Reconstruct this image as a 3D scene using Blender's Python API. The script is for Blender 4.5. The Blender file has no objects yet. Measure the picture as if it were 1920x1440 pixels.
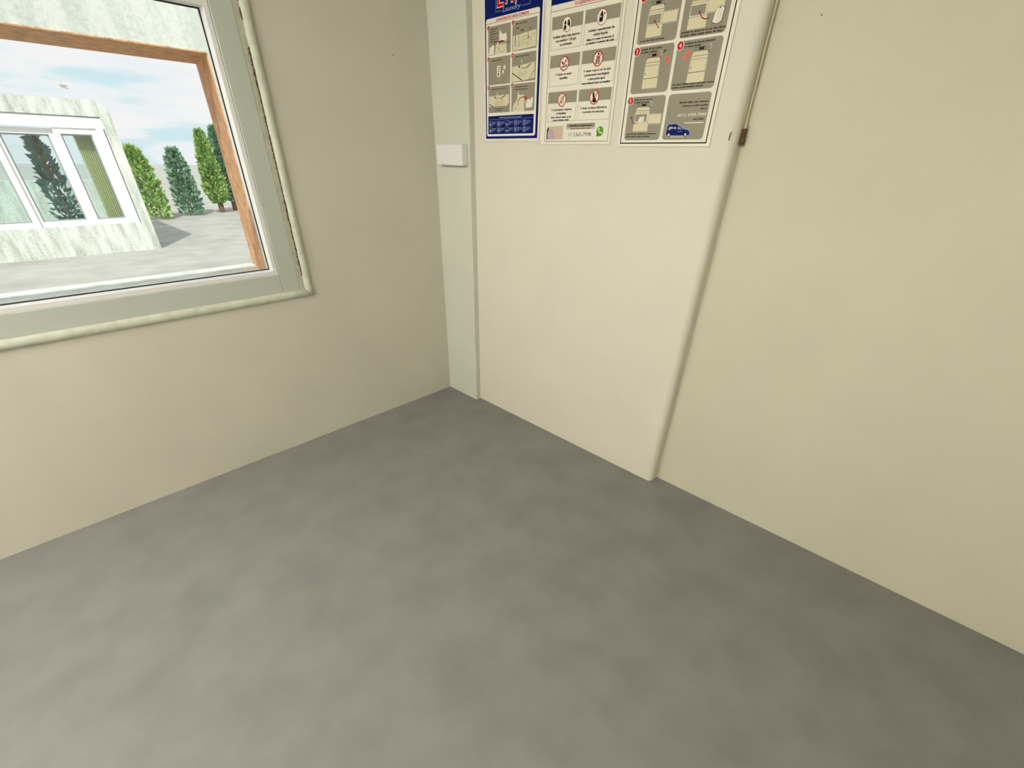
import bpy, bmesh, math, random
from mathutils import Matrix, Vector
random.seed(7)
C = bpy.context.scene.collection
SC = bpy.context.scene

# ------------------------------------------------------------------ camera
cam_d = bpy.data.cameras.new('camera')
cam_d.sensor_fit = 'HORIZONTAL'; cam_d.sensor_width = 36.0
cam_d.lens = 15.2987
cam_d.shift_x = 0.00127; cam_d.shift_y = 0.05712
cam_d.clip_start = 0.02; cam_d.clip_end = 500
cam = bpy.data.objects.new('camera', cam_d); C.objects.link(cam)
ROT = Matrix(((0.69939487, 0.37972686, -0.60551988),
              (-0.71449696, 0.39333828, -0.57860098),
              (0.01846382, 0.83731267, 0.54641246)))
M4 = ROT.to_4x4(); M4.translation = (0, 0, 1.55)
cam.matrix_world = M4
SC.camera = cam

# ------------------------------------------------------------------ view
SC.view_settings.view_transform = 'Standard'
SC.view_settings.look = 'None'
SC.view_settings.exposure = 0.0
SC.view_settings.gamma = 1.0
SC.view_settings.use_curve_mapping = False

# ------------------------------------------------------------------ sky
W = bpy.data.worlds.new('sky'); SC.world = W; W.use_nodes = True
nt = W.node_tree; nt.nodes.clear()
out = nt.nodes.new('ShaderNodeOutputWorld'); bg = nt.nodes.new('ShaderNodeBackground')
tc = nt.nodes.new('ShaderNodeTexCoord'); mp = nt.nodes.new('ShaderNodeMapping')
mp.inputs['Rotation'].default_value = (0, 0.12, 0.5)
mp.inputs['Scale'].default_value = (3.0, 3.0, 17.0)
nz = nt.nodes.new('ShaderNodeTexNoise'); nz.inputs['Scale'].default_value = 1.7
nz.inputs['Detail'].default_value = 5; nz.inputs['Roughness'].default_value = 0.5; nz.inputs['Distortion'].default_value = 0.25
cr = nt.nodes.new('ShaderNodeValToRGB')
e = cr.color_ramp.elements
e[0].position = 0.38; e[0].color = (0.66, 0.86, 0.91, 1)
e[1].position = 0.57; e[1].color = (0.965, 0.955, 0.965, 1)
m = e.new(0.46); m.color = (0.88, 0.94, 0.955, 1)
nt.links.new(tc.outputs['Generated'], mp.inputs['Vector']); nt.links.new(mp.outputs['Vector'], nz.inputs['Vector'])
nt.links.new(nz.outputs['Fac'], cr.inputs['Fac']); nt.links.new(cr.outputs['Color'], bg.inputs['Color'])
bg.inputs['Strength'].default_value = 1.0
nt.links.new(bg.outputs['Background'], out.inputs['Surface'])

# ------------------------------------------------------------------ sun
sd = bpy.data.lights.new('sun', 'SUN'); sd.energy = 3.4; sd.angle = math.radians(1.2); sd.color = (1.0, 0.96, 0.9)
sun = bpy.data.objects.new('sun', sd); C.objects.link(sun)
sun.rotation_euler = Vector((0.35, 0.62, -0.80)).to_track_quat('-Z', 'Y').to_euler()

# ------------------------------------------------------------------ materials
def lin(c):
    return tuple(((v/255)/12.92 if v/255 <= 0.04045 else ((v/255+0.055)/1.055)**2.4) for v in c)
MATS = {}
def mat(name, col, rough=0.6, metal=0.0, spec=0.5, var=0.0, scale=20, bump=0.0):
    """flat or lightly mottled principled material; col is linear"""
    if name in MATS: return MATS[name]
    m = bpy.data.materials.new(name); m.use_nodes = True
    n = m.node_tree; b = n.nodes['Principled BSDF']
    b.inputs['Base Color'].default_value = (*col, 1); b.inputs['Roughness'].default_value = rough
    b.inputs['Metallic'].default_value = metal; b.inputs['Specular IOR Level'].default_value = spec
    if var or bump:
        t = n.nodes.new('ShaderNodeTexCoord'); z = n.nodes.new('ShaderNodeTexNoise')
        z.inputs['Scale'].default_value = scale; z.inputs['Detail'].default_value = 6
        n.links.new(t.outputs['Object'], z.inputs['Vector'])
        if var:
            r = n.nodes.new('ShaderNodeValToRGB')
            r.color_ramp.elements[0].position = 0.3; r.color_ramp.elements[1].position = 0.7
            r.color_ramp.elements[0].color = (*[v*(1-var) for v in col], 1)
            r.color_ramp.elements[1].color = (*[min(1, v*(1+var)) for v in col], 1)
            n.links.new(z.outputs['Fac'], r.inputs['Fac']); n.links.new(r.outputs['Color'], b.inputs['Base Color'])
        if bump:
            bp = n.nodes.new('ShaderNodeBump'); bp.inputs['Strength'].default_value = bump; bp.inputs['Distance'].default_value = 0.004
            n.links.new(z.outputs['Fac'], bp.inputs['Height']); n.links.new(bp.outputs['Normal'], b.inputs['Normal'])
    MATS[name] = m
    return m

def cement_mat(name, light, dark, streak_scale):
    m = bpy.data.materials.new(name); m.use_nodes = True
    n = m.node_tree; b = n.nodes['Principled BSDF']; b.inputs['Roughness'].default_value = 0.9; b.inputs['Specular IOR Level'].default_value = 0.2
    t = n.nodes.new('ShaderNodeTexCoord')
    mp = n.nodes.new('ShaderNodeMapping'); mp.inputs['Scale'].default_value = (streak_scale, streak_scale, streak_scale*0.18)
    z = n.nodes.new('ShaderNodeTexNoise'); z.inputs['Scale'].default_value = 2.2; z.inputs['Detail'].default_value = 6; z.inputs['Roughness'].default_value = 0.6
    z2 = n.nodes.new('ShaderNodeTexNoise'); z2.inputs['Scale'].default_value = 38; z2.inputs['Detail'].default_value = 8; z2.inputs['Roughness'].default_value = 0.75
    mx = n.nodes.new('ShaderNodeMix'); mx.data_type = 'FLOAT'; mx.inputs[0].default_value = 0.45
    r = n.nodes.new('ShaderNodeValToRGB'); r.color_ramp.elements[0].position = 0.36; r.color_ramp.elements[1].position = 0.56
    r.color_ramp.elements[0].color = (*dark, 1); r.color_ramp.elements[1].color = (*light, 1)
    bp = n.nodes.new('ShaderNodeBump'); bp.inputs['Strength'].default_value = 0.35; bp.inputs['Distance'].default_value = 0.01
    L = n.links.new
    L(t.outputs['Object'], mp.inputs['Vector']); L(mp.outputs['Vector'], z.inputs['Vector']); L(t.outputs['Object'], z2.inputs['Vector'])
    L(z.outputs['Fac'], mx.inputs[2]); L(z2.outputs['Fac'], mx.inputs[3]); L(mx.outputs[0], r.inputs['Fac'])
    L(r.outputs['Color'], b.inputs['Base Color']); L(z2.outputs['Fac'], bp.inputs['Height']); L(bp.outputs['Normal'], b.inputs['Normal'])
    return m

def pane_mat(name, refl, tint=(1, 1, 1)):
    m = bpy.data.materials.new(name); m.use_nodes = True
    n = m.node_tree; n.nodes.clear()
    o = n.nodes.new('ShaderNodeOutputMaterial'); mx = n.nodes.new('ShaderNodeMixShader')
    tr = n.nodes.new('ShaderNodeBsdfTransparent'); tr.inputs['Color'].default_value = (*tint, 1)
    g = n.nodes.new('ShaderNodeBsdfGlossy'); g.inputs['Roughness'].default_value = 0.0
    mx.inputs[0].default_value = refl
    n.links.new(tr.outputs[0], mx.inputs[1]); n.links.new(g.outputs[0], mx.inputs[2]); n.links.new(mx.outputs[0], o.inputs['Surface'])
    return m

PLASTER = (0.73, 0.69, 0.565)
M_wall_window = mat('plaster window wall', (0.68, 0.655, 0.575), 0.85, var=0.03, scale=3, bump=0.06, spec=0.25)
M_wall = mat('plaster cream wall', (0.665, 0.64, 0.515), 0.8, var=0.025, scale=2.5, bump=0.06, spec=0.3)
M_pier = mat('plaster pier', (0.775, 0.745, 0.65), 0.75, var=0.02, scale=4, bump=0.04, spec=0.3)
M_column = mat('plaster column', (0.69, 0.70, 0.625), 0.75, var=0.02, scale=4, bump=0.04, spec=0.3)
M_bead = mat('painted plaster edging', (0.66, 0.68, 0.58), 0.7, var=0.10, scale=25, bump=0.3)
M_putty = mat('cracked putty', (0.42, 0.40, 0.31), 0.9, var=0.35, scale=18, bump=0.6)
M_crack = mat('dark crack', (0.10, 0.075, 0.045), 0.95, var=0.4, scale=60)
M_ceiling = mat('ceiling white', (0.8, 0.79, 0.74), 0.9, var=0.02, scale=3)
M_floor = mat('grey cement floor', (0.235, 0.235, 0.23), 0.7, var=0.10, scale=5, bump=0.1)
M_frame = mat('greyed white aluminium', (0.55, 0.59, 0.535), 0.45, var=0.015, scale=6)  # frame base colour set greyer than the white sash
M_bright = mat('bright white frame', (0.86, 0.86, 0.86), 0.45)
M_gasket = mat('black rubber gasket', (0.006, 0.006, 0.007), 0.6)
M_pane = pane_mat('window glass', 0.035)
M_panefar = pane_mat('far window glass', 0.08, (0.93, 1.0, 1.0))
M_cement = cement_mat('stained grey cement', (0.78, 0.83, 0.77), (0.50, 0.58, 0.53), 3.2)
M_cement2 = cement_mat('streaked pale cement', (0.76, 0.81, 0.74), (0.36, 0.39, 0.33), 4.5)
M_brown = mat('brown painted reveal', (0.66, 0.355, 0.175), 0.85, var=0.28, scale=16, bump=0.4)
M_ground = mat('pale yard ground', (0.42, 0.42, 0.38), 0.9, var=0.15, scale=2)
M_pipe = mat('cream painted pipe', (0.66, 0.58, 0.37), 0.5)
M_rust = mat('rusty brown fitting', (0.10, 0.06, 0.025), 0.8, var=0.5, scale=120, bump=0.4)
M_dark = mat('dark speck', (0.12, 0.10, 0.07), 0.9)
M_smear = mat('grey scuff', (0.50, 0.48, 0.39), 0.9)

# ------------------------------------------------------------------ mesh helpers
def link(name, bm, m, parent=None, smooth=False):
    bmesh.ops.recalc_face_normals(bm, faces=bm.faces)
    me = bpy.data.meshes.new(name); bm.to_mesh(me); bm.free()
    for x in (m if isinstance(m, (list, tuple)) else [m]): me.materials.append(x)
    if smooth:
        for p in me.polygons: p.use_smooth = True
    o = bpy.data.objects.new(name, me); C.objects.link(o)
    if parent is not None:
        o.parent = parent
        o.matrix_parent_inverse = Matrix.Translation(-parent.location)
    return o
def thing(name, label, cat, loc=(0, 0, 0), group=None):
    o = bpy.data.objects.new(name, None); C.objects.link(o); o.location = loc
    o.empty_display_size = 0.1
    return tag(o, label, cat, group)
def tag(o, label, cat, group=None):
    o['label'] = label; o['category'] = cat
    if group: o['group'] = group
    return o
def struct(name, bm, m, smooth=False):
    o = link(name, bm, m, None, smooth); o['kind'] = 'structure'; return o
def box(bm, x0, x1, y0, y1, z0, z1, bev=0.0):
    vs = [bm.verts.new(p) for p in ((x0,y0,z0),(x1,y0,z0),(x1,y1,z0),(x0,y1,z0),(x0,y0,z1),(x1,y0,z1),(x1,y1,z1),(x0,y1,z1))]
    fs = [bm.faces.new([vs[i] for i in f]) for f in ((0,3,2,1),(4,5,6,7),(0,1,5,4),(1,2,6,5),(2,3,7,6),(3,0,4,7))]
    if bev:
        es = set(e for f in fs for e in f.edges)
        bmesh.ops.bevel(bm, geom=list(es), offset=bev, segments=2, affect='EDGES', profile=0.5)
def B(*a, **k):
    bm = bmesh.new(); box(bm, *a, **k); return bm
def prism(bm, prof, fn0, fn1, wob=None, n=1):
    """sweep a closed 2-D profile between two stations, n steps"""
    rings = []
    for i in range(n+1):
        t = i/n
        ring = []
        for p in prof:
            a = Vector(fn0(p)); b = Vector(fn1(p)); q = a.lerp(b, t)
            if wob: q += wob(i, p)
            ring.append(bm.verts.new(q))
        rings.append(ring)
    k = len(prof)
    for i in range(n):
        for j in range(k):
            bm.faces.new((rings[i][j], rings[i][(j+1) % k], rings[i+1][(j+1) % k], rings[i+1][j]))
    bm.faces.new(rings[0]); bm.faces.new(rings[-1])
def vprism(prof, z0, z1, n=1, wob=None):
    bm = bmesh.new()
    prism(bm, prof, lambda p: (p[0], p[1], z0), lambda p: (p[0], p[1], z1), wob, n)
    return bm
def tube(bm, pts, r, n=10):
    rings = []
    for i, p in enumerate(pts):
        p = Vector(p)
        d = (Vector(pts[min(i+1, len(pts)-1)]) - Vector(pts[max(i-1, 0)])).normalized()
        a = d.orthogonal().normalized(); b = d.cross(a)
        rr = r[i] if isinstance(r, (list, tuple)) else r
        rings.append([bm.verts.new(p + (a*math.cos(2*math.pi*k/n) + b*math.sin(2*math.pi*k/n))*rr) for k in range(n)])
    for i in range(len(rings)-1):
        best = min(range(n), key=lambda s: (rings[i][0].co - rings[i+1][s].co).length)
        for k in range(n):
            bm.faces.new((rings[i][k], rings[i][(k+1) % n], rings[i+1][(k+1+best) % n], rings[i+1][(k+best) % n]))
    bm.faces.new(rings[0]); bm.faces.new(rings[-1])

# ------------------------------------------------------------------ room shell
XR, YW = 2.07, 2.56          # wall beyond the posters; window wall
XP, XC = 2.0, 1.96           # pier with the posters; corner column
CEIL = 2.62
struct('floor', B(-2.4, XR, -2.6, YW, -0.12, 0.0), M_floor)
struct('ceiling', B(-2.4, XR+0.15, -2.6, YW+0.16, CEIL, CEIL+0.12), M_ceiling)
bm = bmesh.new(); box(bm, XR, XR+0.15, -2.6, YW+0.16, -0.12, CEIL)
struct('wall_right', bm, M_wall)
struct('wall_back', B(-2.55, -2.4, -2.75, YW+0.16, -0.12, CEIL), M_wall)
struct('wall_front', B(-2.4, XR, -2.75, -2.6, -0.12, CEIL), M_wall)
# window wall round the opening
OX0, OX1, OZ0, OZ1 = -1.22, 0.992, 0.92, 2.175
bm = bmesh.new()
box(bm, OX1, XR, YW, YW+0.16, -0.12, CEIL)
box(bm, -2.4, OX0, YW, YW+0.16, -0.12, CEIL)
box(bm, OX0, OX1, YW, YW+0.16, OZ1, CEIL)
box(bm, OX0, OX1, YW, YW+0.16, -0.12, OZ0)
struct('wall_left', bm, M_wall_window)
# corner column, slightly rounded outer arris
def arris(x0, x1, ya, yb, r, n=8):
    """profile of a slab from wall x1 out to face x0, from y=yb (far) to y=ya with the near corner rounded"""
    pr = [(x1, yb), (x0, yb)]
    for k in range(n+1):
        t = math.pi/2*k/n
        pr.append((x0 + r*(1-math.cos(t)), ya + r*(1-math.sin(t))))
    pr.append((x1, ya))
    return pr
bm = vprism(arris(XC, XR, 2.2435, YW, 0.006), 0.0, CEIL, 1)
o = struct('trim_1', bm, M_column); o['label'] = 'pale plaster corner column between the window wall and the posters'
bm = vprism(arris(XP, XR, 0.7885, 2.2435, 0.030), 0.0, CEIL, 1)
o = struct('trim_2', bm, M_pier, smooth=False); o['label'] = 'cream wall pier with a rounded edge behind the posters'
# rounded plaster edging, putty joint and crack round the window opening
def wob_bead(i, p):
    return Vector((random.uniform(-.0010, .0010), random.uniform(-.0008, .0008), 0))
pr = [(1.012 + 0.0205*math.cos(t), YW + 0.019*math.sin(t)) for t in [2*math.pi*k/16 for k in range(16)]]
bm = vprism(pr, 0.90, 2.2, 60, wob_bead)
prism(bm, [(2.1955 + 0.0205*math.cos(t), YW + 0.019*math.sin(t)) for t in [2*math.pi*k/16 for k in range(16)]],
      lambda p: (OX0-0.02, p[1], p[0]), lambda p: (1.03, p[1], p[0]), None, 20)
prism(bm, [(0.9005 + 0.0205*math.cos(t), YW + 0.019*math.sin(t)) for t in [2*math.pi*k/16 for k in range(16)]],
      lambda p: (OX0-0.02, p[1], p[0]), lambda p: (1.03, p[1], p[0]), None, 20)
o = struct('trim_3', bm, M_bead, smooth=True); o['label'] = 'rounded plaster edging beside the white window frame'
bm = bmesh.new()
box(bm, 0.9665, 0.9925, YW-0.002, YW+0.05, 0.92, 2.175)
box(bm, OX0, 0.9665, YW-0.002, YW+0.05, 2.152, 2.177)
struct('trim_4', bm, mat('pale putty joint', (0.52, 0.52, 0.42), 0.9, var=0.12, scale=30, bump=0.3))
# irregular crack running down between the joint and the edging
bm = bmesh.new()
zc = 2.17
while zc > 1.0:
    L = random.uniform(0.012, 0.05)
    if random.random() < 0.82:
        w = random.uniform(0.0018, 0.0055) * (1.5 if 1.84 < zc < 1.98 else 1)
        x = 0.9905 + random.uniform(-0.0012, 0.0015)
        vs = [bm.verts.new((x + dx, y, z)) for y in (YW-0.0075, YW-0.002) for dx, z in ((-w*0.3, zc), (w*0.5, zc - L*0.3), (w*0.4, zc-L), (-w, zc-L*0.6))]
        bm.faces.new(vs[:4]); bm.faces.new(vs[4:][::-1])
        for k in range(4): bm.faces.new((vs[k], vs[4+k], vs[4+(k+1) % 4], vs[(k+1) % 4]))
    zc -= L*0.8
o = struct('trim_5', bm, M_crack)

# ------------------------------------------------------------------ window
win = bpy.data.objects.new('window_1', None); C.objects.link(win); win.location = (0, YW+0.03, 1.5)
win['kind'] = 'structure'; win['label'] = 'white framed window looking out on a cement wall and cloudy sky'; win['category'] = 'window'
def frame4(x0, x1, z0, z1, w, y0, y1, bev=0.0):
    """four members round an opening, each w wide"""
    bm = bmesh.new()
    box(bm, x1-w, x1, y0, y1, z0, z1, bev); box(bm, x0, x0+w, y0, y1, z0, z1, bev)
    box(bm, x0+w, x1-w, y0, y1, z1-w, z1, bev); box(bm, x0+w, x1-w, y0, y1, z0, z0+w, bev)
    return bm
link('frame', frame4(OX0, 0.9665, OZ0, 2.152, 0.0915, YW-0.001, YW+0.09, 0.003), M_frame, win)
link('sash', frame4(OX0+0.0915, 0.8735, OZ0+0.0915, 2.0590, 0.0205, YW+0.005, YW+0.085, 0.0015), M_bright, win)
gx0, gx1, gz0, gz1 = OX0+0.112, 0.853, OZ0+0.112, 2.0385
link('gasket', frame4(gx0, gx1, gz0, gz1, 0.0042, YW+0.055, YW+0.0615), M_gasket, win)
link('pane', B(gx0, gx1, YW+0.0615, YW+0.0655, gz0, gz1), M_pane, win)

# ------------------------------------------------------------------ fill lamps added unseen above the frame to brighten the room
def added_fill_lamp(x, y, lab):
    t = thing('added_fill_lamp', lab, 'added fill lamp', (x, y, CEIL), 'added fill lamps on the ceiling')
    link('housing', B(x-0.09, x+0.09, y-0.62, y+0.62, CEIL-0.05, CEIL, bev=0.004), M_bright, t)
    for k in (-0.04, 0.04):
        bm = bmesh.new(); tube(bm, [(x+k, y-0.58, CEIL-0.068), (x+k, y+0.58, CEIL-0.068)], 0.013, 12)
        m = MATS.get('tube')
        if not m:
            m = mat('tube', (0.9, 0.9, 0.88), 0.4); b = m.node_tree.nodes['Principled BSDF']
            b.inputs['Emission Color'].default_value = (1, 0.965, 0.88, 1); b.inputs['Emission Strength'].default_value = 185
        link('tube', bm, m, t)
added_fill_lamp(-1.7, 1.55, 'added unseen twin tube fill lamp nearer the window')
added_fill_lamp(-1.7, 0.1, 'added unseen twin tube fill lamp farther from the window')

# ------------------------------------------------------------------ outside: cement wall with brown edged opening
cw = thing('cement_wall', 'stained grey cement wall with a brown edged opening just outside the window', 'outside wall', (1.0, 4.15, -0.15))
bm = bmesh.new()
# beam over the opening, pier on the right, sill wall below, pier far left
box(bm, -3.2, 3.6, 3.9, 4.4, 2.0705, 3.3)
box(bm, -3.2, 1.30, 3.9, 4.4, -0.15, 0.75)
prism(bm, [(1.2455, 3.9), (3.6, 3.9), (3.6, 4.4), (1.322, 4.4)], lambda p: (p[0], p[1], -0.15), lambda p: (p[0], p[1], 2.0705))
box(bm, -3.2, -1.6, 3.9, 4.4, 0.75, 2.0705)
link('wall', bm, M_cement, cw)
bm = bmesh.new()
# paint film on the underside and on the jamb, with a ragged front edge
n = 300
prev = None
for i in range(n+1):
    x = -1.6 + (1.2470+1.6)*i/n
    zt = 2.0705 + random.uniform(-0.001, 0.0045)         # ragged upper edge of the paint on the front arris
    ring = [bm.verts.new((x, 3.8955, zt)), bm.verts.new((x, 3.8955, 2.0655)), bm.verts.new((x+0.074*i/n, 4.402, 2.0655)), bm.verts.new((x+0.074*i/n, 4.402, 2.0712)), bm.verts.new((x, 3.8995, zt))]
    if prev:
        for k in range(5): bm.faces.new((prev[k], prev[(k+1) % 5], ring[(k+1) % 5], ring[k]))
    else: bm.faces.new(ring)
    prev = ring
bm.faces.new(prev)
prism(bm, [(1.2395, 3.898), (1.2475, 3.898), (1.325, 4.401), (1.316, 4.401)], lambda p: (p[0], p[1], 0.75), lambda p: (p[0], p[1], 2.0660))
link('reveal', bm, M_brown, cw)['label'] = 'brown painted edge of the opening'

# ------------------------------------------------------------------ outside: far block with its own white window
K = 12/9.0
def fx(x): return x*K
def fz(z): return 1.55 + (z-1.55)*K
YF = 12.0
fb = thing('cement_building', 'low streaked cement building with a white window seen beyond the opening', 'building', (0, YF, -0.15))
ex1, etop = fx(1.452), fz(2.088)
wx1, wtop = fx(1.328), fz(1.911)
wx0, wbot = -2.6, 0.35
bm = bmesh.new()
prism(bm, [(-5.0, wtop), (ex1, wtop), (ex1, etop-0.10), (ex1-0.13, etop), (-5.0, etop-0.02)], lambda p: (p[0], YF, p[1]), lambda p: (p[0], YF+0.4, p[1]))
box(bm, wx1, ex1, YF, YF+0.4, -0.15, wtop)
box(bm, -5.0, wx0, YF, YF+0.4, -0.15, wtop)
box(bm, wx0, wx1, YF, YF+0.4, -0.15, wbot)
box(bm, ex1-0.3, ex1, YF+0.4, YF+3.4, -0.15, etop-0.12)
box(bm, -5.0, ex1-0.3, YF+3.1, YF+3.4, -0.15, wbot+0.6)
link('wall', bm, M_cement2, fb)
# dark joint round the window, white frame, two sashes
fw = bmesh.new()
box(fw, wx0, wx1, YF+0.02, YF+0.12, wtop-0.175, wtop-0.014)
box(fw, wx1-0.125, wx1-0.016, YF+0.02, YF+0.12, wbot, wtop-0.175)
box(fw, wx0, wx0+0.12, YF+0.02, YF+0.12, wbot, wtop-0.175)
fwo = link('window_frame', fw, M_bright, fb)
def far_sash(x0, x1, zt, w, yy, glass_mat):
    s = link('sash', frame4(x0, x1, wbot, zt, w, yy, yy+0.05, 0.004), M_bright, fb)
    link('gasket', frame4(x0+w, x1-w, wbot+w, zt-w, 0.022, yy+0.03, yy+0.045), mat('grey gasket', (0.33, 0.37, 0.37), 0.6), s)
    link('pane', B(x0+w, x1-w, yy+0.045, yy+0.052, wbot+w, zt-w), glass_mat, s)
far_sash(fx(0.215), fx(0.80), fz(1.765), 0.085, YF+0.09, M_panefar)
far_sash(fx(0.79), fx(1.235), fz(1.775), 0.085, YF+0.04, M_panefar)
far_sash(fx(-0.45), fx(0.235), fz(1.765), 0.085, YF+0.04, M_panefar)
# pale curtain behind the right hand sash, folded
cv = bmesh.new(); prev = None
for i in range(41):
    x = fx(0.99) + (fx(1.19)-fx(0.99))*i/40
    y = YF+0.23 + 0.02*math.sin(i*1.3)
    a = cv.verts.new((x, y, wbot+0.05)); b_ = cv.verts.new((x, y, fz(1.75)))
    if prev: cv.faces.new((prev[0], a, b_, prev[1]))
    prev = (a, b_)
link('curtain', cv, mat('olive curtain', (0.62, 0.58, 0.30), 0.9), fb)

# ------------------------------------------------------------------ plants
def leaf_cloud(bm, centre, axis_h, radius, count, size, shape, seed):
    rnd = random.Random(seed)
    for _ in range(count):
        t = rnd.random()**0.8
        rr = radius*shape(t)*math.sqrt(rnd.random())
        an = rnd.uniform(0, 2*math.pi)
        p = Vector((centre[0]+rr*math.cos(an), centre[1]+rr*math.sin(an), centre[2]+axis_h*t))
        d = Vector((math.cos(an)*0.6+rnd.uniform(-.5, .5), math.sin(an)*0.6+rnd.uniform(-.5, .5), rnd.uniform(0.1, 1.2))).normalized()
        s = d.orthogonal().normalized(); s = (Matrix.Rotation(rnd.uniform(0, 6.28), 3, d) @ s)
        L = size*rnd.uniform(0.6, 1.3); w = L*0.28
        a = bm.verts.new(p); b_ = bm.verts.new(p + d*L*0.5 + s*w); c = bm.verts.new(p + d*L); e_ = bm.verts.new(p + d*L*0.5 - s*w)
        f = bm.faces.new((a, b_, c, e_)); f.material_index = rnd.choice((0, 0, 1, 2))
def tree(x, y, z0, ztop, rad, mats, lab, seed):
    t = thing('garden_tree', lab, 'tree', (x, y, z0))
    bm = bmesh.new()
    h = ztop - (z0+0.5)
    leaf_cloud(bm, (x, y, z0+0.25), h*1.06, rad, 5200, 0.13, lambda q: (1-q)**0.55*min(1, 0.4+q*4), seed)
    link('crown', bm, mats, t)
    bm = bmesh.new(); tube(bm, [(x, y, z0), (x+0.02, y, z0+h*0.5), (x, y, ztop-0.25)], [0.09, 0.06, 0.012], 8)
    link('trunk', bm, mat('bark', (0.16, 0.11, 0.07), 0.9, var=0.3, scale=20), t)
G1 = [mat('leaf fresh green', (0.36, 0.56, 0.17), 0.6), mat('leaf mid green', (0.16, 0.34, 0.08), 0.6), mat('leaf yellow green', (0.46, 0.58, 0.2), 0.6)]
G2 = [mat('leaf blue green', (0.22, 0.40, 0.26), 0.6), mat('leaf grey green', (0.34, 0.50, 0.38), 0.6), mat('leaf dark green', (0.10, 0.24, 0.14), 0.6)]
tree(5.05, 18.5, -0.15, 2.20, 0.34, G1, 'bright green leafy tree left of the taller one beyond the brown jamb', 3)
tree(5.62, 19.0, -0.15, 2.31, 0.32, G2, 'taller blue green tree showing next to the brown jamb', 5)
def bush(x, y, top, rad, lab, seed, g):
    bm = bmesh.new()
    leaf_cloud(bm, (x, y, -0.15), top+0.15, rad, 2600, 0.12, lambda q: math.sqrt(max(0, 1-q*q))*0.9+0.1, seed)
    tag(link('garden_bush', bm, g, None), lab, 'bush', 'bushes beyond the cement building')
bush(3.0, 17.6, 1.60, 0.40, 'low green bush just right of the far cement building', 11, G1)
bush(4.1, 18.2, 1.585, 0.34, 'low green bush midway between far building and trees', 12, G2)
# potted shrub behind the glass of the far building
ps = thing('potted_shrub', 'dark leafy shrub behind the left pane of the far white window', 'plant', (fx(0.585), YF+0.8, -0.15))
bm = bmesh.new(); prn = [(0.0, -0.15), (0.16, -0.15), (0.21, 0.25), (0.0, 0.25)]
tube(bm, [(fx(0.585), YF+0.8, -0.15), (fx(0.585), YF+0.8, 0.3)], [0.15, 0.21], 16)
link('pot', bm, mat('terracotta', (0.4, 0.17, 0.09), 0.8), ps)
bm = bmesh.new(); leaf_cloud(bm, (fx(0.60), YF+0.8, 0.3), 1.45, 0.22, 520, 0.13, lambda q: (1-q)**0.6, 21)
link('foliage', bm, [mat('leaf deep', (0.10, 0.20, 0.18), 0.7), mat('leaf deep grey', (0.15, 0.25, 0.23), 0.7), mat('leaf deep teal', (0.09, 0.22, 0.20), 0.7)], ps)
bm = bmesh.new(); tube(bm, [(fx(0.60), YF+0.8, 0.25), (fx(0.60), YF+0.8, 1.4)], [0.02, 0.008], 8)
link('stem', bm, MATS['bark'], ps)
struct('ground', B(-60, 60, YW+0.17, 90, -0.35, -0.15), M_ground)

# ------------------------------------------------------------------ little things on the walls and the glass
bm = bmesh.new()
yg = YW+0.0610
prism(bm, [(0.3050, 1.7475), (0.3068, 1.7405), (0.3150, 1.7378), (0.3275, 1.7352), (0.3290, 1.7376), (0.3225, 1.7392), (0.3260, 1.7425), (0.3300, 1.7455), (0.3200, 1.7462), (0.3120, 1.7468)],
      lambda p: (p[0], yg-0.0025, p[1]), lambda p: (p[0], yg+0.0005, p[1]))
tag(link('glass_scrap', bm, mat('pale grey scrap', (0.62, 0.63, 0.62), 0.8)), 'small pale grey scrap on the window pane against the white clouds', 'scrap')
# white box on the column: only its top edge shows at the end of the picture data
bm = B(XC-0.045, XC, 2.262, 2.492, 1.51, 1.6125, bev=0.006)
tag(link('wall_box', bm, M_bright), 'white box on the corner column, left of the blue bordered poster', 'wall box')
# thin cream pipe in the angle beside the pier and its rusty end
pp = thing('thin_pipe', 'thin cream painted pipe running down beside the rounded pier edge', 'pipe', (2.056, 0.787, 1.66))
bm = bmesh.new(); tube(bm, [(2.0555, 0.7830, CEIL), (2.0555, 0.7830, 2.2), (2.055, 0.7815, 1.664)], 0.0037, 10); link('pipe', bm, M_pipe, pp)
bm = bmesh.new()
tube(bm, [(2.055, 0.7815, 1.668), (2.055, 0.7815, 1.660)], 0.0095, 12)
link('collar', bm, mat('pinkish paint', (0.55, 0.42, 0.29), 0.7), pp)
bm = bmesh.new()
tube(bm, [(2.055, 0.7815, 1.660), (2.054, 0.7812, 1.655), (2.054, 0.7812, 1.640), (2.054, 0.781, 1.61)], [0.007, 0.010, 0.0095, 0.011], 12)
link('fitting', bm, M_rust, pp)['label'] = 'rusty dark brown fitting'
bm = bmesh.new(); tube(bm, [(1.9985, 0.8065, 1.648), (1.995, 0.8068, 1.644), (1.9955, 0.8085, 1.636), (1.9985, 0.809, 1.622)], 0.0022, 8)
tag(link('wall_hook', bm, mat('dull brass', (0.24, 0.18, 0.10), 0.5, metal=0.3)), 'tiny dark hook on the pier left of the rusty pipe fitting', 'hook')
def speck(x, y, z, r, axis, lab):
    bm = bmesh.new()
    bmesh.ops.create_uvsphere(bm, u_segments=10, v_segments=6, radius=r)
    for v in bm.verts: v.co = Vector((v.co.x*(0.4 if axis == 'x' else 0.8), v.co.y*(0.4 if axis == 'y' else 0.8), v.co.z*1.2)) + Vector((x, y, z))
    tag(link('nail', bm, M_dark, None, True), lab, 'nail')
speck(2.0695, 0.636, 1.955, 0.0026, 'x', 'dark nail head high on the cream wall right of the pier')
speck(1.722, 2.5595, 1.9935, 0.0032, 'y', 'dark nail head on the wall between window and column')

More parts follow.
